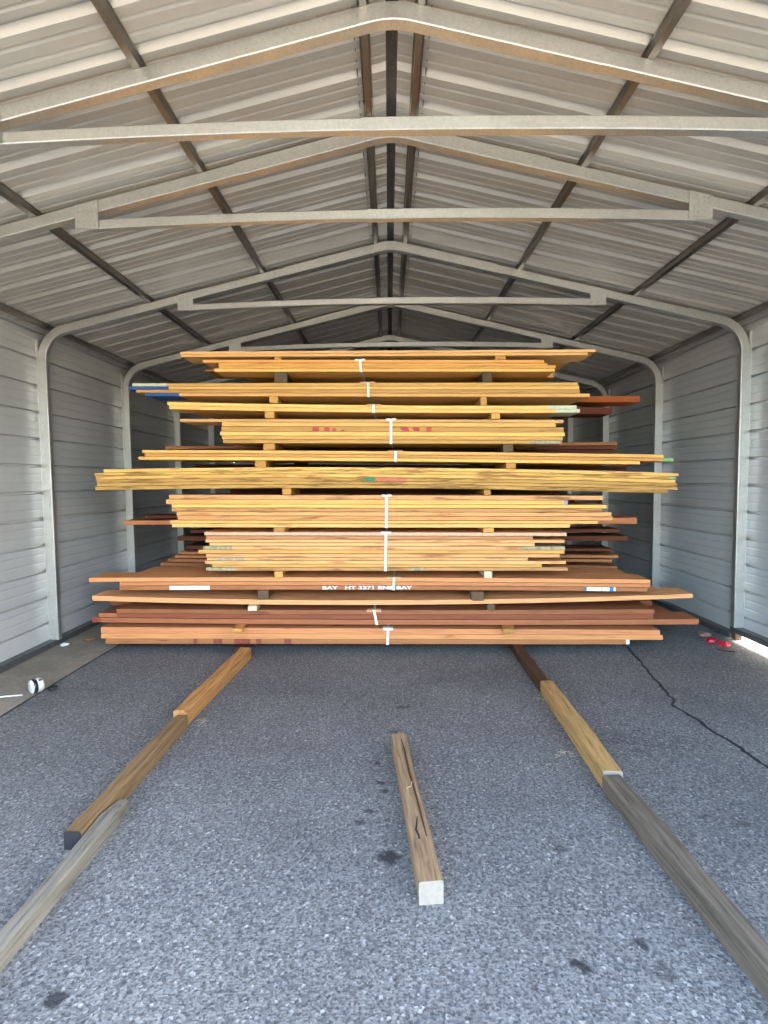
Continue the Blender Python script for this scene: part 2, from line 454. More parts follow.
def make_frame(y, zl, zr, label, brace=True, front=True):
    root = props(empty('steel_frame', (0, y, 0)), label, 'steel frame', 'arched steel frames carrying the roof')
    for sgn, zf in ((-1, zl), (1, zr)):
        mesh_obj('post', sweep_tube(leg_path(sgn, zf), TW, 0, TD), M['galv'], root)
        mesh_obj('rafter', sweep_tube(rafter_path(sgn), TW-.005, .002, TD-.002), M['galv'], root)
        # narrow straight upright outside the bend, up to the eave
        bm = bmesh.new(); x0, x1 = sorted((sgn*(PX+TW/2+.0015), sgn*(PX+TW/2+.024)))
        box(bm, x0, x1, .012, TD-.004, zf, raft(3.07)-.035, .002)
        mesh_obj('eave_upright', bm, M['galv'], root)
        # base plate with angle clip
        bm = bmesh.new(); x0, x1 = sorted((sgn*(PX-.03), sgn*(PX+.028)))
        box(bm, x0, x1, -.006, -.001, zf+.005, zf+.12, .001)
        mesh_obj('foot_clip', bm, M['galv'], root)
    mesh_obj('ridge_section', sweep_tube(ridge_path(), TW+.004, -.002, TD+.002), M['galv'], root)
    if brace:
        b = mesh_obj('tie_bar', sweep_tube(camber(-1.75, -.1), .050, .006, .052), M['galv'], root)
        b = mesh_obj('tie_bar', sweep_tube(camber(-.14, 1.75), .056, .003, .055), M['galv'], root)
        for sgn in (-1, 1):
            xo, xi = 1.835, 1.70
            poly = [(sgn*xo, BR_Z-.027), (sgn*xi, BR_Z-.027), (sgn*xi, raft(xi)+.03), (sgn*xo, raft(xo)+.03)]
            bm = poly_plate(poly, -.006, -.003)
            for r, zz in enumerate((BR_Z-.012, BR_Z+.014, raft(1.77)-.012, raft(1.77)+.012)):
                for c in range(4):
                    xx = sgn*(1.72+.032*c); zq = zz - (PIT*(abs(xx)-1.77) if r > 1 else 0)
                    bmesh.ops.create_cone(bm, cap_ends=True, segments=8, radius1=.005, radius2=.0035, depth=.004, matrix=Matrix.Translation((xx, -.0085, zq)) @ Matrix.Rotation(math.radians(90), 4, 'X'))
            mesh_obj('gusset_plate', bm, M['galv'], root)
    return root
RAIL = .05
names = ['galvanised arched frame nearest the camera, its tie bar crossing near the top of the view',
         'galvanised arched frame second from the camera, close behind the nearest one',
         'galvanised arched frame third from the camera, its feet just in front of the lumber',
         'galvanised arched frame fourth from the camera, its posts rising beside the front lumber stack',
         'galvanised arched frame fifth from the camera, posts in the shade behind the front stack',
         'galvanised arched frame sixth from the camera, a post seen through the gap in the stack',
         'galvanised arched frame rearmost in the shed against the gable wall']
GAP = .062
for i, y in enumerate(FR):
    make_frame(y, RAIL+.002, RAIL+.002 + (GAP if y < 5 else 0), names[i], True)

def rail(x0, x1, y0, y1, z0, label, h=None):
    bm = bmesh.new(); box(bm, x0, x1, y0, y1, z0, z0+(h or RAIL), .004)
    props(mesh_obj('base_rail', bm, M['rail']), label, 'base rail')
rail(-3.087, -3.012, YF, YB-.01, .0065, 'dark steel base rail on the concrete strip under the left wall')
rail(3.012, 3.087, YF, 4.83, GAP+.001, 'steel base rail raised off the ground under the near right wall')
rail(3.012, 3.087, 4.835, YB-.01, .001, 'steel base rail lying on the asphalt under the far right wall')
# shims under the raised rail
for k, (y, l) in enumerate(((1.2, 'wood shim under the raised right rail nearest the opening'), (4.79, 'wood shim under the raised right rail at the third frame foot'))):
    bm = bmesh.new(); box(bm, 3.02, 3.08, y-.03, y+.03, .001, GAP, .003)
    props(mesh_obj('shim', bm, W['blockd']), l, 'shim')

# ------------------------------------------------------------------ lumber
SY, SA = 4.48, -.029
ax = Vector((math.cos(SA), math.sin(SA), 0)); ay = Vector((-math.sin(SA), math.cos(SA), 0)); SO = Vector((0, SY, 0))
def sat(u, v, dy=0.0):
    d = ray(u, v); t = ((SO + ay*dy) - CAM).dot(ay)/d.dot(ay)
    p = CAM + d*t - SO
    return p.dot(ax), p.z
def s2w(x, y, z): return SO + ax*x + ay*y + Vector((0, 0, z))

ORD = ['first', 'second', 'third', 'fourth', 'fifth', 'sixth', 'seventh', 'eighth', 'ninth', 'tenth', 'eleventh', 'twelfth', 'thirteenth', 'fourteenth']

class Pack:
    def __init__(s, L, R, bow=0.0, dy=0.0, flat=None):
        (u0, t0, b0), (u1, t1, b1) = L, R
        s.x0, zt0 = sat(u0, t0, dy); _, zb0 = sat(u0, b0, dy)
        s.x1, zt1 = sat(u1, t1, dy); _, zb1 = sat(u1, b1, dy)
        if flat is not None: zb0 = zb1 = flat
        s.t = (zt0, zt1); s.b = (zb0, zb1); s.bow = bow; s.dy = dy
    def z(s, x, q):
        """q=0 bottom, 1 top"""
        f = (x-s.x0)/(s.x1-s.x0)
        a = s.b[0]+(s.b[1]-s.b[0])*f; b = s.t[0]+(s.t[1]-s.t[0])*f
        g = min(1.0, abs(2*f-1))
        return a+(b-a)*q + s.bow*(1-g*g)

def board(pk, x0, x1, q0, q1, y0, wid, mat, label, group, paints=(), gap=.0012, marks=None, name='board', wane=0.0):
    """one plank following its pack's sag; paints: (xa, xb, material, whole)"""
    xs = {x0, x1}
    n = max(3, int((x1-x0)/.3))
    for i in range(1, n): xs.add(x0+(x1-x0)*i/n)
    mats = [mat]
    for pa in paints: xs.add(min(max(pa[0], x0), x1)); xs.add(min(max(pa[1], x0), x1))
    xs = sorted(xs); xs = [x for i, x in enumerate(xs) if i == 0 or x-xs[i-1] > 1e-4]
    xm = (x0+x1)/2; zm = pk.z(xm, q0)
    c = .002
    rings = []
    ph = random.uniform(0, 9)
    for x in xs:
        zb = pk.z(x, q0)+gap-zm; zt = pk.z(x, q1)-gap-zm; X = x-xm
        w = wane*(.5+.5*math.sin(x*7+ph))*(.5+.5*math.sin(x*2.3+ph*2)) if wane else 0
        rings.append([Vector((X, c+w*.3, zb)), Vector((X, w, zb+c)), Vector((X, w*.2, zt-c)), Vector((X, c, zt)), Vector((X, wid, zt)), Vector((X, wid, zb))])
    bm = bmesh.new(); vr, fs = loft(bm, rings)
    for pa in paints:
        if pa[2] not in mats: mats.append(pa[2])
        mi = mats.index(pa[2])
        for f, i, j in fs:
            cx = (xs[i]+xs[i+1])/2
            if pa[0] <= cx <= pa[1] and (pa[3] or j in (0, 1, 2)): f.material_index = mi
        if pa[3]:
            for f in bm.faces:
                if len(f.verts) == 6:
                    X = f.verts[0].co.x+xm
                    if pa[0]-1e-4 <= X <= pa[1]+1e-4: f.material_index = mi
    o = mesh_obj(name, bm, mats, None, loc=s2w(xm, pk.dy+y0, zm), rotz=SA)
    return props(o, label, 'board', group)

def pxs(u, v, pk): return sat(u, v, pk.dy)[0]

DEPTH = .62
# each pack: left (u, top, bottom), right (u, top, bottom), sag, default material, rows [(uL, uR, weight, extra)]
# extra: m material, p paints [(uA, uB, mat, whole)], note (label words), dy
P = []
def pk(title, L, R, rows, mat, colour, bow=0.0, flat=None, wane=0.0):
    P.append(dict(title=title, L=L, R=R, rows=rows, mat=mat, colour=colour, bow=bow, flat=flat, wane=wane))
w_ = M['white']
pk('topmost', (180, 351.2, 356.9), (596, 349, 355), [(180, 596, 1, {}), (181, 588, 1, {})], 'A', 'pale tan')
pk('second', (203, 359.5, 371.5), (556, 359.8, 371.4), [(203, 544, 1, {'m': 'B'}), (218, 548, .7, {'m': 'B'}), (218.5, 556, 1.0, {'m': 'B'}), (214, 555, 1.1, {'m': 'F'})], 'B', 'amber')
pk('third', (128, 383, 396), (580, 382, 397), [(132, 578, 1, {'p': [(132, 166, M['pale'], 1)], 'note': 'pale painted left end'}), (128, 579, 1, {'p': [(128, 168.5, M['blue'], 1)], 'note': 'blue left end poking out furthest'}),
    (136, 580, 1, {}), (145, 590, 1, {'p': [(145, 179, M['blue'], 1)], 'note': 'blue left end set further in'})], 'C', 'honey')
pk('fourth', (167, 401.5, 409), (580, 405, 412.6), [(167, 577, 1, {'p': [(548, 577, M['pale'], 1)], 'note': 'with a pale right end'}), (169, 580, 1, {'p': [(556, 580, M['pale'], 1)], 'note': 'with a pale right end'})], 'C', 'honey', bow=-.013)
pk('fifth', (180, 418.6, 443), (565, 419.5, 444), [(180, 564, .8, {'m': 'A', 'note': 'reaching furthest left'}), (222, 556, 1, {}), (221, 564, 1.2, {'note': 'with red stencil marks', 'red': 1}), (220, 565, 1, {}), (222, 563, .9, {}), (223, 562, .9, {'p': [(530, 562, M['mould'], 1)]})], 'E', 'yellow')
pk('sixth', (138.5, 449.8, 459.8), (664, 454.4, 465), [(142, 664, 1, {}), (144, 674, 1, {'p': [(663, 674, M['green'], 1)], 'note': 'green painted right end'}), (138.5, 640, 1, {})], 'F', 'golden', bow=.007)
pk('seventh', (94, 469.4, 490.5), (679, 473, 494), [(103, 679, 1, {}), (94, 677, .9, {'p': [(671, 677, M['green'], 1)], 'note': 'green painted right end'}), (95, 676, 1, {}), (96, 678, 1, {'note': 'green and red marks midway', 'p': [(364, 375, M['green2'], 0), (376, 406, M['salmon'], 0)]}), (97, 678, .9, {}), (95, 668, 1.1, {})], 'G', 'greenish yellow', bow=.032, wane=.012)
pk('eighth', (166, 494.7, 527.5), (613, 495.6, 528), [(169, 603, 1.15, {'m': 'I'}), (166, 568, 1.1, {'m': 'F', 'p': [(564, 568, M['greyp'], 1)], 'note': 'with a grey painted right end'}), (171.5, 607, .9, {'m': 'F'}), (172, 602, .95, {}), (176, 612, 1, {}), (177, 613, 1.05, {}), (170, 598, .8, {'m': 'F'}), (172, 570, 1, {})], 'H', 'peach')
pk('ninth', (198, 532, 571), (568, 532.7, 571), [(204, 567, 1, {'p': [(204, 567, M['pinkw'], 0)], 'note': 'with a bleached pinkish edge'}), (206, 533, 1, {}), (205, 565, .9, {}), (209, 535, .9, {}), (203, 565, 1, {'m': 'I', 'p': [(203, 232, M['mould'], 1), (520, 565, M['mould'], 1)], 'note': 'with grey weathered ends'}), (198, 565, 1.1, {'m': 'F', 'note': 'reaching furthest left'}), (206, 560, 1, {}),
    (207, 528, .9, {'p': [(215, 244, M['mould'], 0)]}), (205, 566, .9, {}), (212, 542, .9, {'m': 'F'}), (206, 568, 1, {'m': 'I', 'p': [(206, 236, M['mould'], 1), (410, 425, M['mould'], 0)]})], 'I', 'rosy tan')
pk('tenth', (88, 578, 590.8), (651, 579.8, 592), [(88, 651, 1, {'m': 'M', 'note': 'reaching furthest left'}), (119, 651, .9, {}), (119, 648, 1, {'note': 'white stencil letters and white patch', 'text': 1, 'p': [(169, 209.5, w_, 0), (584, 587, M['teal'], 0), (587, 602, w_, 0), (602.6, 610, w_, 0), (610, 614, M['azure'], 0), (614, 616, w_, 0)]})], 'J', 'brown', bow=.011)
pk('eleventh', (92, 595.6, 601), (693, 593.6, 598.2), [(92, 693, 1, {})], 'K', 'peach brown', bow=-.047)
pk('twelfth', (92, 608.8, 622.5), (699, 609, 624.6), [(116, 655, 1, {}), (98, 654, 1, { 'p': [(98, 116, W['M'], 0)]}), (92, 699, 1.1, {'note': 'reaching furthest right', 'p': [(92, 101, M['dred'], 0)]})], 'L', 'red brown', bow=-.012)
pk('bottom', (101, 627, 643.5), (663, 630, 645), [(101, 660, 1.05, {}), (101, 663, 1, {}), (105, 630, .95, {'p': [(626.5, 630, w_, 1), (193, 197, M['dred'], 0), (213, 222, M['dred'], 0), (234, 250, M['dred'], 0), (256, 261, M['dred'], 0), (284, 291, M['dred'], 0)], 'note': 'with a white painted right end'})], 'M', 'light brown', flat=.0705)

packs = []
def word(a): return a[0].upper() + a[1:]
nd = len(P)
for i, d in enumerate(P):
    pkk = Pack(d['L'], d['R'], d['bow'], 0.0, d['flat']); packs.append(pkk)
    tot = sum(r[2] for r in d['rows']); q = 1.0
    for j, (ua, ub, wgt, ex) in enumerate(d['rows']):
        q1 = q; q0 = max(0.0, q - wgt/tot); q = q0
        vm = d['L'][1]+(d['L'][2]-d['L'][1])*(1-(q0+q1)/2)
        vr_ = d['R'][1]+(d['R'][2]-d['R'][1])*(1-(q0+q1)/2)
        xa, xb = pxs(ua, vm, pkk), pxs(ub, vr_, pkk)
        paints = [(pxs(a, vm, pkk), pxs(b, vm, pkk), m, wh) for a, b, m, wh in ex.get('p', [])]
        jit = random.uniform(0, .013)
        wid = random.uniform(.25, .31)
        col = d['colour']; n = len(d['rows'])
        pos = 'only' if n == 1 else ('top' if j == 0 else ('bottom' if j == n-1 else ORD[j]))
        b_of = f"{d['title']} bundle" if d['title'] in ('topmost', 'bottom') else f"{d['title']} bundle down"
        lab = f"{col} plank, {pos} layer in the {b_of}" + (', ' + ex['note'] if 'note' in ex else ', front edge showing' if n > 1 else '')
        o = board(pkk, xa, xb, q0, q1, jit, wid, W[ex.get('m', d['mat'])], lab, f"front boards of the {b_of}", paints, wane=d['wane'])
        if ex.get('text'):
            cu = bpy.data.curves.new('stencil_lettering', 'FONT'); cu.body = 'BAY   HT 3371 BNB BAY'; cu.size = .041; cu.extrude = .0004; cu.offset = .0012
            xt, zt = pxs(322, 588, pkk), pkk.z(pxs(366, 588, pkk), q0)+.0055
            xt2 = pxs(412, 588, pkk)
            te = bpy.data.objects.new('stencil_lettering', cu); COL.objects.link(te); te.data.materials.append(M['white'])
            te.parent = o; te['label'] = 'white stencil lettering'
            bpy.context.view_layer.update()
            wd = te.dimensions.x or 1
            te.scale = ((xt2-xt)/wd, .95, 1)
            te.rotation_euler = (math.pi/2, 0, 0)
            te.location = (xt-(xa+xb)/2, -.0006, zt-pkk.z((xa+xb)/2, q0))
            bpy.context.view_layer.update()
            tm = bpy.data.meshes.new_from_object(te); tm.materials.clear(); tm.materials.append(M['white'])
            t2 = bpy.data.objects.new('lettering', tm); COL.objects.link(t2); t2.parent = o; t2['label'] = 'white stencil lettering'
            t2.scale, t2.rotation_euler, t2.location = te.scale, te.rotation_euler, te.location
            bpy.data.objects.remove(te)
        if ex.get('red'):
            bm = bmesh.new(); zb = lambda x: pkk.z(x, q0)-pkk.z((xa+xb)/2, q0)
            hh = pkk.z((xa+xb)/2, q1)-pkk.z((xa+xb)/2, q0)
            for a, b, sk, hf in ((312, 319, 1.2, .75), (324, 329.5, 1, .75), (332, 336, .6, .55), (340.5, 344.5, 1, .3), (399, 409.5, 6, .8), (412, 420, 4, .8), (426.5, 431.5, -.6, .8)):
                x0, x1, k = pxs(a, 430, pkk), pxs(b, 430, pkk), sk*.0085
                z0 = zb(x0)+hh*.12; z1 = z0+hh*hf
                poly = [(x0 if sk < 4 else x0+k*.6, z0), (x1, z0), (x1-k*.25, z1), (x0+(k*.3 if sk < 4 else 0), z1)]
                loft(bm, [[Vector((x-(xa+xb)/2, y, z)) for x, z in poly] for y in (-.0012, -.0003)])
            s = mesh_obj('stencil_marks', bm, M['red'], o); s['label'] = 'red stencil marks'
        # the board lying behind it
        xa2, xb2 = xa+random.uniform(.02, .25), xb-random.uniform(.02, .25)
        if d['title'] == 'tenth' and j == 0: xa2, xb2 = pxs(122, 572, pkk), pxs(642, 574, pkk)
        if d['title'] == 'twelfth' and j == 0: xa2, xb2 = pxs(91, 609, pkk), pxs(669, 610, pkk)
        if d['title'] == 'second' and j == 1: xa2 = pxs(193, 365, pkk)
        if d['title'] == 'second' and j == 3: xb2 = pxs(563, 374, pkk)
        if d['title'] == 'topmost': xb2 = pxs(580, 361, pkk)
        if d['title'] == 'fifth': xa2 = max(xa2, pxs(224, 425, pkk)); xb2 = min(xb2, pxs(556, 430, pkk))
        board(pkk, xa2, xb2, q0, q1, jit+wid+.004, DEPTH-wid-jit-random.uniform(0, .03), W[ex.get('m', d['mat'])],
              f"{col} plank lying behind the {pos} front plank of the {b_of}", f"rear boards of the {b_of}")

# spacer blocks between packs: (upper index, left (u0,u1,mat,protrude,yaw), right ...)
BL = [((274, 281, 'block', 0, 0), (495, 506, 'block', .01, 0)),
      ((274, 287, 'blockd', .0, .1), (482.5, 492.5, 'blockd', .0, 0)),
      ((270, 278.5, 'block', .03, .1), (480.5, 487, 'block', .01, 0)),
      ((265.5, 275, 'block', .03, .12), (491, 500, 'block', .02, 0)),
      ((263.5, 275, 'block', .01, .1), (503, 513, 'blockd', .02, -.05)),
      ((255, 266, 'block', .01, .1), (506, 516, 'block', .01, 0)),
      ((282, 291, 'block', .0, .06), (484, 491, 'block', .0, 0)),
      ((273.5, 285, 'block', .01, 0), (483, 494, 'block', .02, 0)),
      ((275, 283.5, 'block', .03, .1), (484, 492, 'blockw', .02, 0)),
      ((258, 269, 'blockd', .02, .1), (470.5, 483, 'blockd', .06, -.05)),
      ((249, 258, 'blockw', .05, .08), (487, 495, 'blockd', .02, 0)),
      ((238, 247, 'block', .15, .1), (500, 512, 'block', .13, -.12))]
cname = {'block': 'tan', 'blockd': 'dark grey', 'blockw': 'whitish'}
for i, pair in enumerate(BL):
    up, lo = packs[i], packs[i+1]
    for side, (u0, u1, mt, pro, yaw) in zip(('left', 'right'), pair):
        v = (P[i]['L'][2]+P[i+1]['L'][1])/2
        x0, x1 = pxs(u0, v, lo), pxs(u1, v, lo); xm = (x0+x1)/2; w = x1-x0
        L = .56+pro
        spread = [xm-w/2, xm+w/2, xm - yaw*L, xm + w/2 - yaw*L]
        zb = max(lo.z(x, 1) for x in spread)+.0005; zt = min(up.z(x, 0) for x in spread)-.0005
        if zt-zb < .008: zt = zb+.008
        bm = bmesh.new(); box(bm, -w/2, w/2, 0, L, 0, zt-zb, .005)
        a = P[i]['title']; b = P[i+1]['title']
        a = 'topmost' if i == 0 else a; 
        mats = W[mt]
        ob = mesh_obj('spacer_block', bm, mats, None, loc=s2w(xm, .006-pro, zb), rotz=SA+yaw)
        props(ob, f"{cname[mt]} wood spacer, the {side} one between the {a} and {b} bundles", 'wood spacer', 'wood spacers between the bundles')

# straps with edge protectors
ST = [(1, 360, 361, 'strap', 'cardw', 'white'), (2, 368, 368.5, 'gstrap', 'card', 'green'), (3, 373.5, 373.5, 'strap', 'card', 'white'), (4, 391, 391, 'strap', 'cardw', 'white'), (5, 395.5, 395.5, 'strap', 'card', 'white'),
      (7, 386.5, 386.2, 'strap', 'cardw', 'white'), (8, 386, 385.6, 'strap', 'cardw', 'white'), (9, 394, 393.6, 'gstrap', 'card', 'greenish white'), (11, 374, 377, 'strap', 'card', 'white tilted'), (12, 388, 387.6, 'strap', 'cardw', 'white')]
for i, u0, u1, m, cm, cn in ST:
    pkk = packs[i]; d = P[i]
    vt, vb = (d['L'][1]+d['R'][1])/2, (d['L'][2]+d['R'][2])/2
    xt, xb = pxs(u0, vt, pkk), pxs(u1, vb, pkk); w = .0105
    tk = .0016
    zt, zb = pkk.z(xt, 1), pkk.z(xb, 0)
    y0, y1 = -.002, DEPTH+.012
    def loop(s, e):
        return [Vector((xb+s, y0-e, zb-.0005-e)), Vector((xt+s, y0-e, zt+.0005+e)), Vector((xt+s, y1+e, zt+.0005+e)), Vector((xb+s, y1+e, zb-.0005-e))]
    bm = bmesh.new()
    rings = [[loop(-w, 0)[k], loop(w, 0)[k], loop(w, tk)[k], loop(-w, tk)[k]] for k in (0, 1, 2, 3)]
    vr = [[bm.verts.new(p) for p in r] for r in rings]
    for k in range(4):
        a, b = vr[k], vr[(k+1) % 4]
        for j in range(4): bm.faces.new((a[j], a[(j+1) % 4], b[(j+1) % 4], b[j]))
    b_of = 'bottom bundle' if d['title'] == 'bottom' else f"{d['title']} bundle down"
    o = mesh_obj('strap', bm, M[m], None, loc=s2w(0, 0, 0), rotz=SA)
    props(o, f"{cn} plastic strap around the {b_of}", 'strap', 'straps around the lumber bundles')
    # folded corner protector under the strap at the top front edge, standing proud
    bm = bmesh.new()
    pw = .042 if cm == 'cardw' else .06
    z1 = zt+.0028; hgt = .016
    prof = [(-.0045, z1-hgt), (-.0038, z1-.001), (.055, z1), (.055, z1+.003), (-.0075, z1+.003), (-.0075, z1-hgt)]
    loft(bm, [[Vector((xt+s, y, z)) for y, z in prof] for s in (-pw, -w-.0005)])
    loft(bm, [[Vector((xt+s, y, z)) for y, z in prof] for s in (w+.0005, pw)])
    e = mesh_obj('edge_protector', bm, M[cm], o); e['label'] = 'pale corner protector' if cm == 'cardw' else 'brown corner protector'

# rear stack: longer dark boards showing at the sides, plus the packs that carry them
RD = .84
RW = 0
rear = []   # (uL, vtL, vbL, uR, vtR, vbR, mat, words)
rear += [(215, 396, 402.3, 640, 396, 402.2, 'RO', 'orange red plank sticking out furthest right behind the third bundle down'),
         (215, 407.5, 414, 612, 407.5, 414, 'R', 'dark brown plank of the rear stack below the long orange red one')]
rear += [(228, 418, 426.5, 552, 418, 426.5, 'R', 'dark red plank hidden behind the fifth bundle down, upper layer'),
         (228, 427, 436, 550, 427, 436, 'R', 'dark red plank hidden behind the fifth bundle down, lower layer')]
rear += [(165, 446, 449.5, 617, 441.8, 445.3, 'J', 'brown plank topmost of three showing right of the sixth bundle down'),
         (175, 449.9, 453.2, 617, 445.7, 449.2, 'R', 'dark red plank middle of three showing right of the sixth bundle down'),
         (170, 453.6, 457, 616.5, 449.6, 453.2, 'R', 'dark red plank lowest of three showing right of the sixth bundle down'),
         (195, 464, 469, 627, 465.5, 469.8, 'R', 'dark brown plank of the rear stack just above the seventh bundle down')]
rear += [(230, 473, 484, 560, 474, 485, 'R', 'dark red plank hidden behind the seventh bundle down, upper layer'),
         (230, 485, 495, 560, 486, 496, 'R', 'dark red plank hidden behind the seventh bundle down, lower layer')]
rear += [(235, 500, 507, 575, 499, 506, 'R', 'dark red plank hidden behind the eighth bundle down'),
         (145, 515.5, 518.5, 598, 511, 514.5, 'R', 'dark red plank behind the eighth bundle down, above the long brown one'),
         (123.5, 520.5, 525, 637, 517.5, 524, 'J', 'long brown plank poking out both sides behind the eighth bundle down'),
         (190, 530, 533.2, 620, 528.8, 532.4, 'R', 'dark red plank showing right of the ninth bundle down, topmost there'),
         (177.5, 536.3, 540.8, 628, 535.8, 541.2, 'R', 'dark red plank longest of those right of the ninth bundle down'),
         (186, 545.5, 549, 613, 548.5, 551.5, 'R', 'dark brown plank third of those right of the ninth bundle down'),
         (180, 551.5, 554.5, 618.5, 555.2, 558.4, 'M', 'light brown plank of the rear stack right of the ninth bundle down'),
         (175, 555, 558, 612, 559.5, 562.5, 'M', 'tan plank of the rear stack under the light brown one'),
         (168, 558.5, 562, 617, 566, 569.6, 'L', 'red brown plank of the rear stack upper of two behind the tenth bundle down'),
         (160, 562.5, 566, 622, 570, 573.6, 'L', 'red brown plank of the rear stack lower of two behind the tenth bundle down')]
prev = None
rz = []
for k, (uL, a, b, uR, c, d_, mt, lab) in enumerate(rear):
    pp = Pack((uL, a, b), (uR, c, d_), 0.0, RD)
    rz.append(pp)
    board(pp, pp.x0, pp.x1, 0, 1, 0.0, .32, W[mt], lab, 'planks of the rear stack')
# lower rear packs (behind the lowest front bundles)
zb_top = min(min(rz[-1].b), 9)
z = zb_top-.06
lowrows = []
class Flat:
    def __init__(s, z0, z1): s.a, s.c, s.dy = z0, z1, RD
    def z(s, x, q): return s.a+(s.c-s.a)*q
k = 0
while z > .14:
    z0 = max(.0705, z-.085)
    if z0 < .2: z0 = .0705
    f = Flat(z0, z)
    board(f, -2.05+random.uniform(-.1, .1), 1.95+random.uniform(-.1, .1), 0, 1, 0, .32, W['L'], f"brown plank low in the rear stack, {ORD[k]} above the floor runners counted downwards", 'planks of the rear stack')
    rz.append(f); z = z0-.035; k += 1
# spacers between rear planks
for i in range(len(rz)-1):
    for side, xm in (('left', -.95), ('right', .8)):
        zt = min(rz[i].z(xm-.05, 0), rz[i].z(xm+.05, 0))-.0005; zb = max(rz[i+1].z(xm-.05, 1), rz[i+1].z(xm+.05, 1))+.0005
        if zt-zb < .004: continue
        bm = bmesh.new(); box(bm, -.045, .045, 0, .3, 0, zt-zb, .003)
        props(mesh_obj('spacer_block', bm, W['blockd'], None, loc=s2w(xm, RD+.01, zb), rotz=SA), f"dark {side} wood spacer inside the rear stack, {ORD[i % 14]}{' lower' if i > 13 else ''} gap from its top", 'wood spacer', 'wood spacers in the rear stack')
# ------------------------------------------------------------------ floor timbers
def timber(name, p0, p1, w, h, mat, label, cat='timber', wob=.004, endmat=None, z0=.0008, taper=None, ends=(0, 0)):
    """squared beam lying on the floor from p0 (near) to p1 (far); origin at near end"""
    p0 = Vector((*p0, 0)); p1 = Vector((*p1, 0)); d = p1-p0; L = d.length
    n = max(6, int(L/.12)); rings = []
    ph = random.uniform(0, 9)
    for i in range(n+1):
        y = L*i/n
        k = 1.0
        if taper and y > L-taper[0]: k = 1-(1-taper[1])*((y-(L-taper[0]))/taper[0])**2
        hw = w/2*k; hh = h*(1-(1-k)*.5)
        r = lambda: random.uniform(-wob, wob)
        hh *= 1+.05*math.sin(y*5.3+ph*2)+.03*math.sin(y*13+ph); hw *= 1+.05*math.sin(y*4.1+ph*3)
        c1, c2 = .004+abs(r())*1.3, .004+abs(r())*1.3
        ox = wob*math.sin(y*2.1+ph)
        rings.append([Vector((-hw+ox, y, 0)), Vector((-hw+ox+r()*.5, y, hh-c1)), Vector((-hw+ox+c1, y, hh+r()*.3)), Vector((hw+ox-c2, y, hh+r()*.3)), Vector((hw+ox+r()*.5, y, hh-c2)), Vector((hw+ox, y, 0))])
    bm = bmesh.new(); loft(bm, rings)
    mats = [mat]
    if endmat:
        mats.append(endmat)
        for f in bm.faces:
            if len(f.verts) == 6 and abs(f.calc_center_median().y) < 1e-3: f.material_index = 1
    o = mesh_obj(name, bm, mats, None, loc=(p0.x, p0.y, z0), rotz=math.atan2(d.y, d.x)-math.pi/2)
    return props(o, label, cat)

timber('floor_timber', (-1.290, 3.15), (-1.222, 4.36), .092, .088, W['T_or'], 'orange brown squared beam on the asphalt left of centre, nearest the stack')
timber('floor_timber', (-1.302, 2.055), (-1.268, 3.12), .072, .078, W['T_br'], 'brown weathered beam in the middle of the left row, black near end', endmat=M['black'])
timber('floor_timber', (-1.243, 1.15), (-1.221, 2.31), .064, .064, W['T_gr'], 'grey weathered beam at the near left, its rounded tip beside the brown one', taper=(.14, .62))
timber('floor_timber', (1.016, 3.625), (1.055, 6.3), .078, .068, W['T_dk'], 'dark red brown beam on the right running under the stack')
timber('floor_timber', (-1.29, 4.40), (-1.22, 6.3), .078, .068, W['T_dk'], 'dark beam under the left side of the stack, only its end showing')
timber('floor_timber', (.992, 2.455), (1.024, 3.60), .088, .092, W['T_tan'], 'tan sawn beam in the middle of the right row', endmat=M['endcut'])
timber('floor_timber', (1.052, 1.05), (.985, 2.44), .086, .080, W['T_dgr'], 'dark grey weathered beam at the near right leaving the view')
mid = timber('floor_timber', (.095, 1.772), (.002, 2.85), .080, .080, W['T_mid'], 'short weathered tan beam alone in the middle of the floor, pale sawn near end', endmat=M['endcut'])
def sliver(name, pts, w, mat, parent, z0, label):
    bm = bmesh.new(); rings = []
    n = len(pts)
    for i, (x, y) in enumerate(pts):
        k = w*math.sin(math.pi*(i+.25)/(n-.5)) + .0006
        rings.append([Vector((x-k, y, z0-.006)), Vector((x+k, y, z0-.006)), Vector((x+k, y, z0+.0012)), Vector((x-k, y, z0+.0012))])
    loft(bm, rings)
    o = mesh_obj(name, bm, mat, parent); o['label'] = label
sliver('split', [(-.004, .17), (-.008, .20), (-.006, .24), (-.012, .28), (-.002, .33), (.004, .36)], .0035, M['black'], mid, .081, 'dark split in the wood')
sliver('bark_strip', [(.026, .10), (.022, .3), (.020, .5), (.014, .7), (.016, .9), (.010, 1.06)], .004, W['T_dk'], mid, .0805, 'dark bark strip along the right edge')

# ------------------------------------------------------------------ litter
def can(loc, rot):
    root = props(empty('drink_can', loc), 'crushed white and black can lying by the left wall strip', 'can')
    root.rotation_euler = rot
    def ring(r, y, n=20): return [Vector((r*math.cos(2*math.pi*k/n)*(1+.06*math.sin(3*k)), y, r*math.sin(2*math.pi*k/n)*(1+.05*math.cos(2*k)))) for k in range(n)]
    bm = bmesh.new(); loft(bm, [ring(.040, -.036), ring(.047, -.026), ring(.048, 0), ring(.047, .026), ring(.040, .036)])
    mesh_obj('can_body', bm, M['canw'], root, smooth=True)
    bm = bmesh.new(); loft(bm, [ring(.0488, -.030), ring(.0496, -.004)], cap=False)
    o = mesh_obj('black_band', bm, M['cank'], root, smooth=True); o.modifiers.new('t', 'SOLIDIFY').thickness = .0006
    bm = bmesh.new(); box(bm, .015, .036, .005, .026, .036, .0435, .002)
    mesh_obj('printed_mark', bm, M['cank'], root)
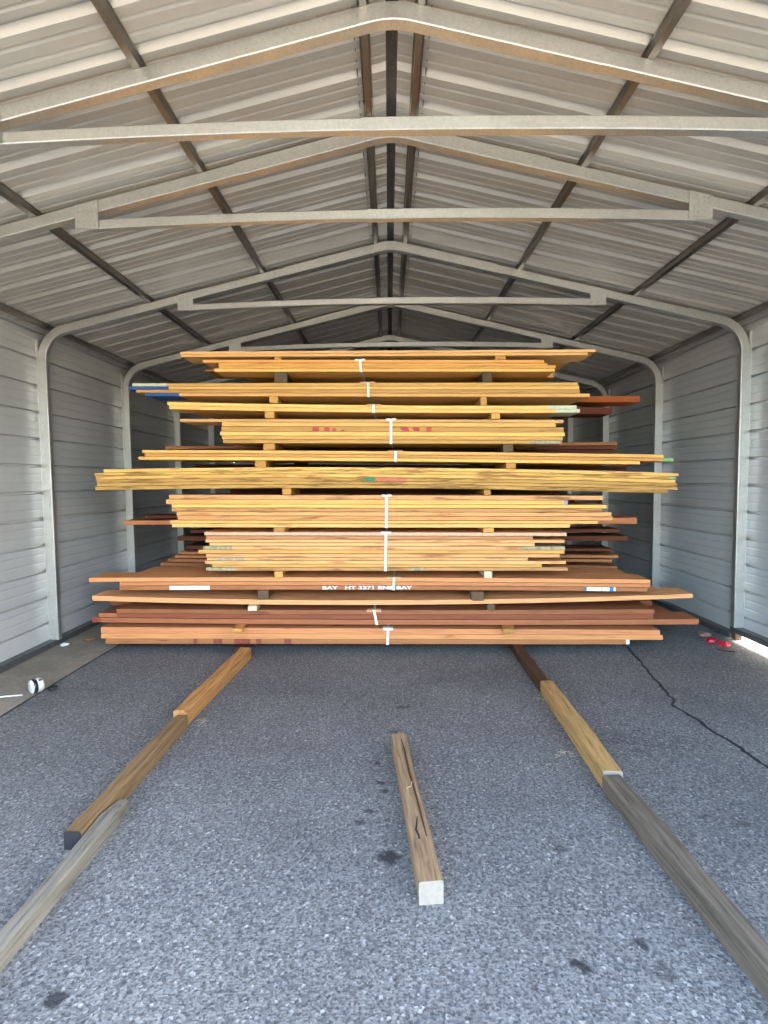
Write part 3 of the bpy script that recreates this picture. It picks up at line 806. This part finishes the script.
can((-2.49, 3.66, .054), (0, 0, math.radians(-35)))
def blob(name, loc, r, mat, label, cat, squash=.5, seed=1, group=None):
    rnd = random.Random(seed); bm = bmesh.new()
    bmesh.ops.create_icosphere(bm, subdivisions=2, radius=r)
    for v in bm.verts:
        k = 1+rnd.uniform(-.28, .28); v.co *= k; v.co.z *= squash
    zm = min(v.co.z for v in bm.verts)
    for v in bm.verts: v.co.z -= zm
    return props(mesh_obj(name, bm, mat, None, loc=loc), label, cat, group)
blob('cap', (-2.40, 3.70, .001), .03, M['black'], 'small black lump on the seam right of the can', 'litter', .6, 3)  # squashed black blob, not modelled as any particular item
blob('plastic_scrap', (2.748, 4.66, .001), .045, M['redtrash'], 'crumpled red plastic scrap at the right wall, further of two', 'litter', .6, 4)
blob('plastic_scrap', (2.80, 4.565, .001), .042, M['redtrash'], 'crumpled red plastic scrap at the right wall, nearer of two', 'litter', .6, 5)
blob('paper_scrap', (2.80, 4.86, .001), .05, M['litter'], 'grey crumpled scrap on the ground behind the red scraps', 'litter', .45, 6)
blob('dry_leaf', (-2.80, 4.86, .0065), .05, M['leafm'], 'dry brown leaf on the concrete strip near the left post', 'leaf', .35, 8)
blob('dry_leaf', (-2.70, 4.96, .0065), .035, M['leafm'], 'small dry leaf in the shade left of the stack', 'leaf', .35, 9)
blob('paper_scrap', (-2.93, 4.72, .0065), .032, M['white'], 'white paper scrap at the left post foot', 'litter', .4, 10)
bm = bmesh.new()
def stick(bm, pts, r):
    rings = []
    for i, p in enumerate(pts):
        p = Vector(p); rings.append([p+Vector((0, 0, r))+Vector((r*math.cos(a), 0, r*math.sin(a))) if abs(pts[-1][1]-pts[0][1]) > abs(pts[-1][0]-pts[0][0]) else p+Vector((0, 0, r))+Vector((0, r*math.cos(a), r*math.sin(a))) for a in [2*math.pi*k/6 for k in range(6)]])
    loft(bm, rings)
stick(bm, [(-2.95, 3.55, .0062), (-2.83, 3.56, .0062), (-2.72, 3.555, .0062), (-2.64, 3.58, .0062), (-2.55, 3.60, .0062)], .005)
props(mesh_obj('cord', bm, M['cord']), 'frayed white cord on the concrete strip left of the can', 'cord')
bm = bmesh.new(); stick(bm, [(2.70, 4.50, .0008), (2.74, 4.45, .0008), (2.80, 4.42, .0008)], .006)
props(mesh_obj('twig', bm, W['T_dk']), 'dark twig on the asphalt below the red scraps', 'twig')
def tuft(loc, n, L, label, seed):
    rnd = random.Random(seed); bm = bmesh.new()
    for k in range(n):
        a = rnd.uniform(0, 6.28); x, y = rnd.uniform(-L, L)*.5, rnd.uniform(-L, L)*.5; l = rnd.uniform(.3, .7)*L
        stick(bm, [(x, y, .0006), (x+l*.5*math.cos(a), y+l*.5*math.sin(a), .0006+.004*rnd.random()), (x+l*math.cos(a), y+l*math.sin(a)*.8, .0006)], .0009)
    props(mesh_obj('straw_bits', bm, M['straw'], None, loc=loc), label, 'straw', kind='stuff')
tuft((.875, 2.78, 0), 14, .06, 'wisp of dry straw left of the right row of beams', 1)
tuft((.955, 3.50, 0), 8, .05, 'few straw bits at the joint of the right beams', 2)
tuft((-1.19, 3.2, 0), 10, .05, 'splintered bark bits beside the orange beam end', 3)
bm = bmesh.new(); stick(bm, [(.03, 2.33, .0815), (.043, 2.345, .0822), (.052, 2.35, .0815), (.058, 2.39, .0815)], .0014)
props(mesh_obj('straw_bit', bm, M['straw']), 'bent straw lying on the short middle beam', 'straw')

# ------------------------------------------------------------------ light
w = bpy.data.worlds.new('sky'); S.world = w; w.use_nodes = True
nt = w.node_tree; bg = nt.nodes['Background']
sky = nt.nodes.new('ShaderNodeTexSky'); sky.sky_type = 'NISHITA'; sky.sun_disc = False
sky.sun_elevation = math.radians(38); sky.sun_rotation = math.radians(75); sky.air_density = 1.0; sky.dust_density = 5.0; sky.ozone_density = 1.0
nt.links.new(sky.outputs[0], bg.inputs[0]); bg.inputs[1].default_value = .9
ld = bpy.data.lights.new('sun', 'SUN'); ld.energy = 6.0; ld.angle = math.radians(.6); ld.color = (1, .95, .86)
lo = bpy.data.objects.new('sun', ld); COL.objects.link(lo)
sd = Vector((-1, -.10, -math.tan(math.radians(21)))).normalized()
lo.rotation_euler = sd.to_track_quat('-Z', 'Y').to_euler(); lo.location = (20, 5, 12)

S.view_settings.view_transform = 'Standard'; S.view_settings.look = 'None'; S.view_settings.gamma = 1; S.view_settings.use_curve_mapping = False
S.view_settings.exposure = 2.22
S.cycles.max_bounces = 10; S.cycles.diffuse_bounces = 2
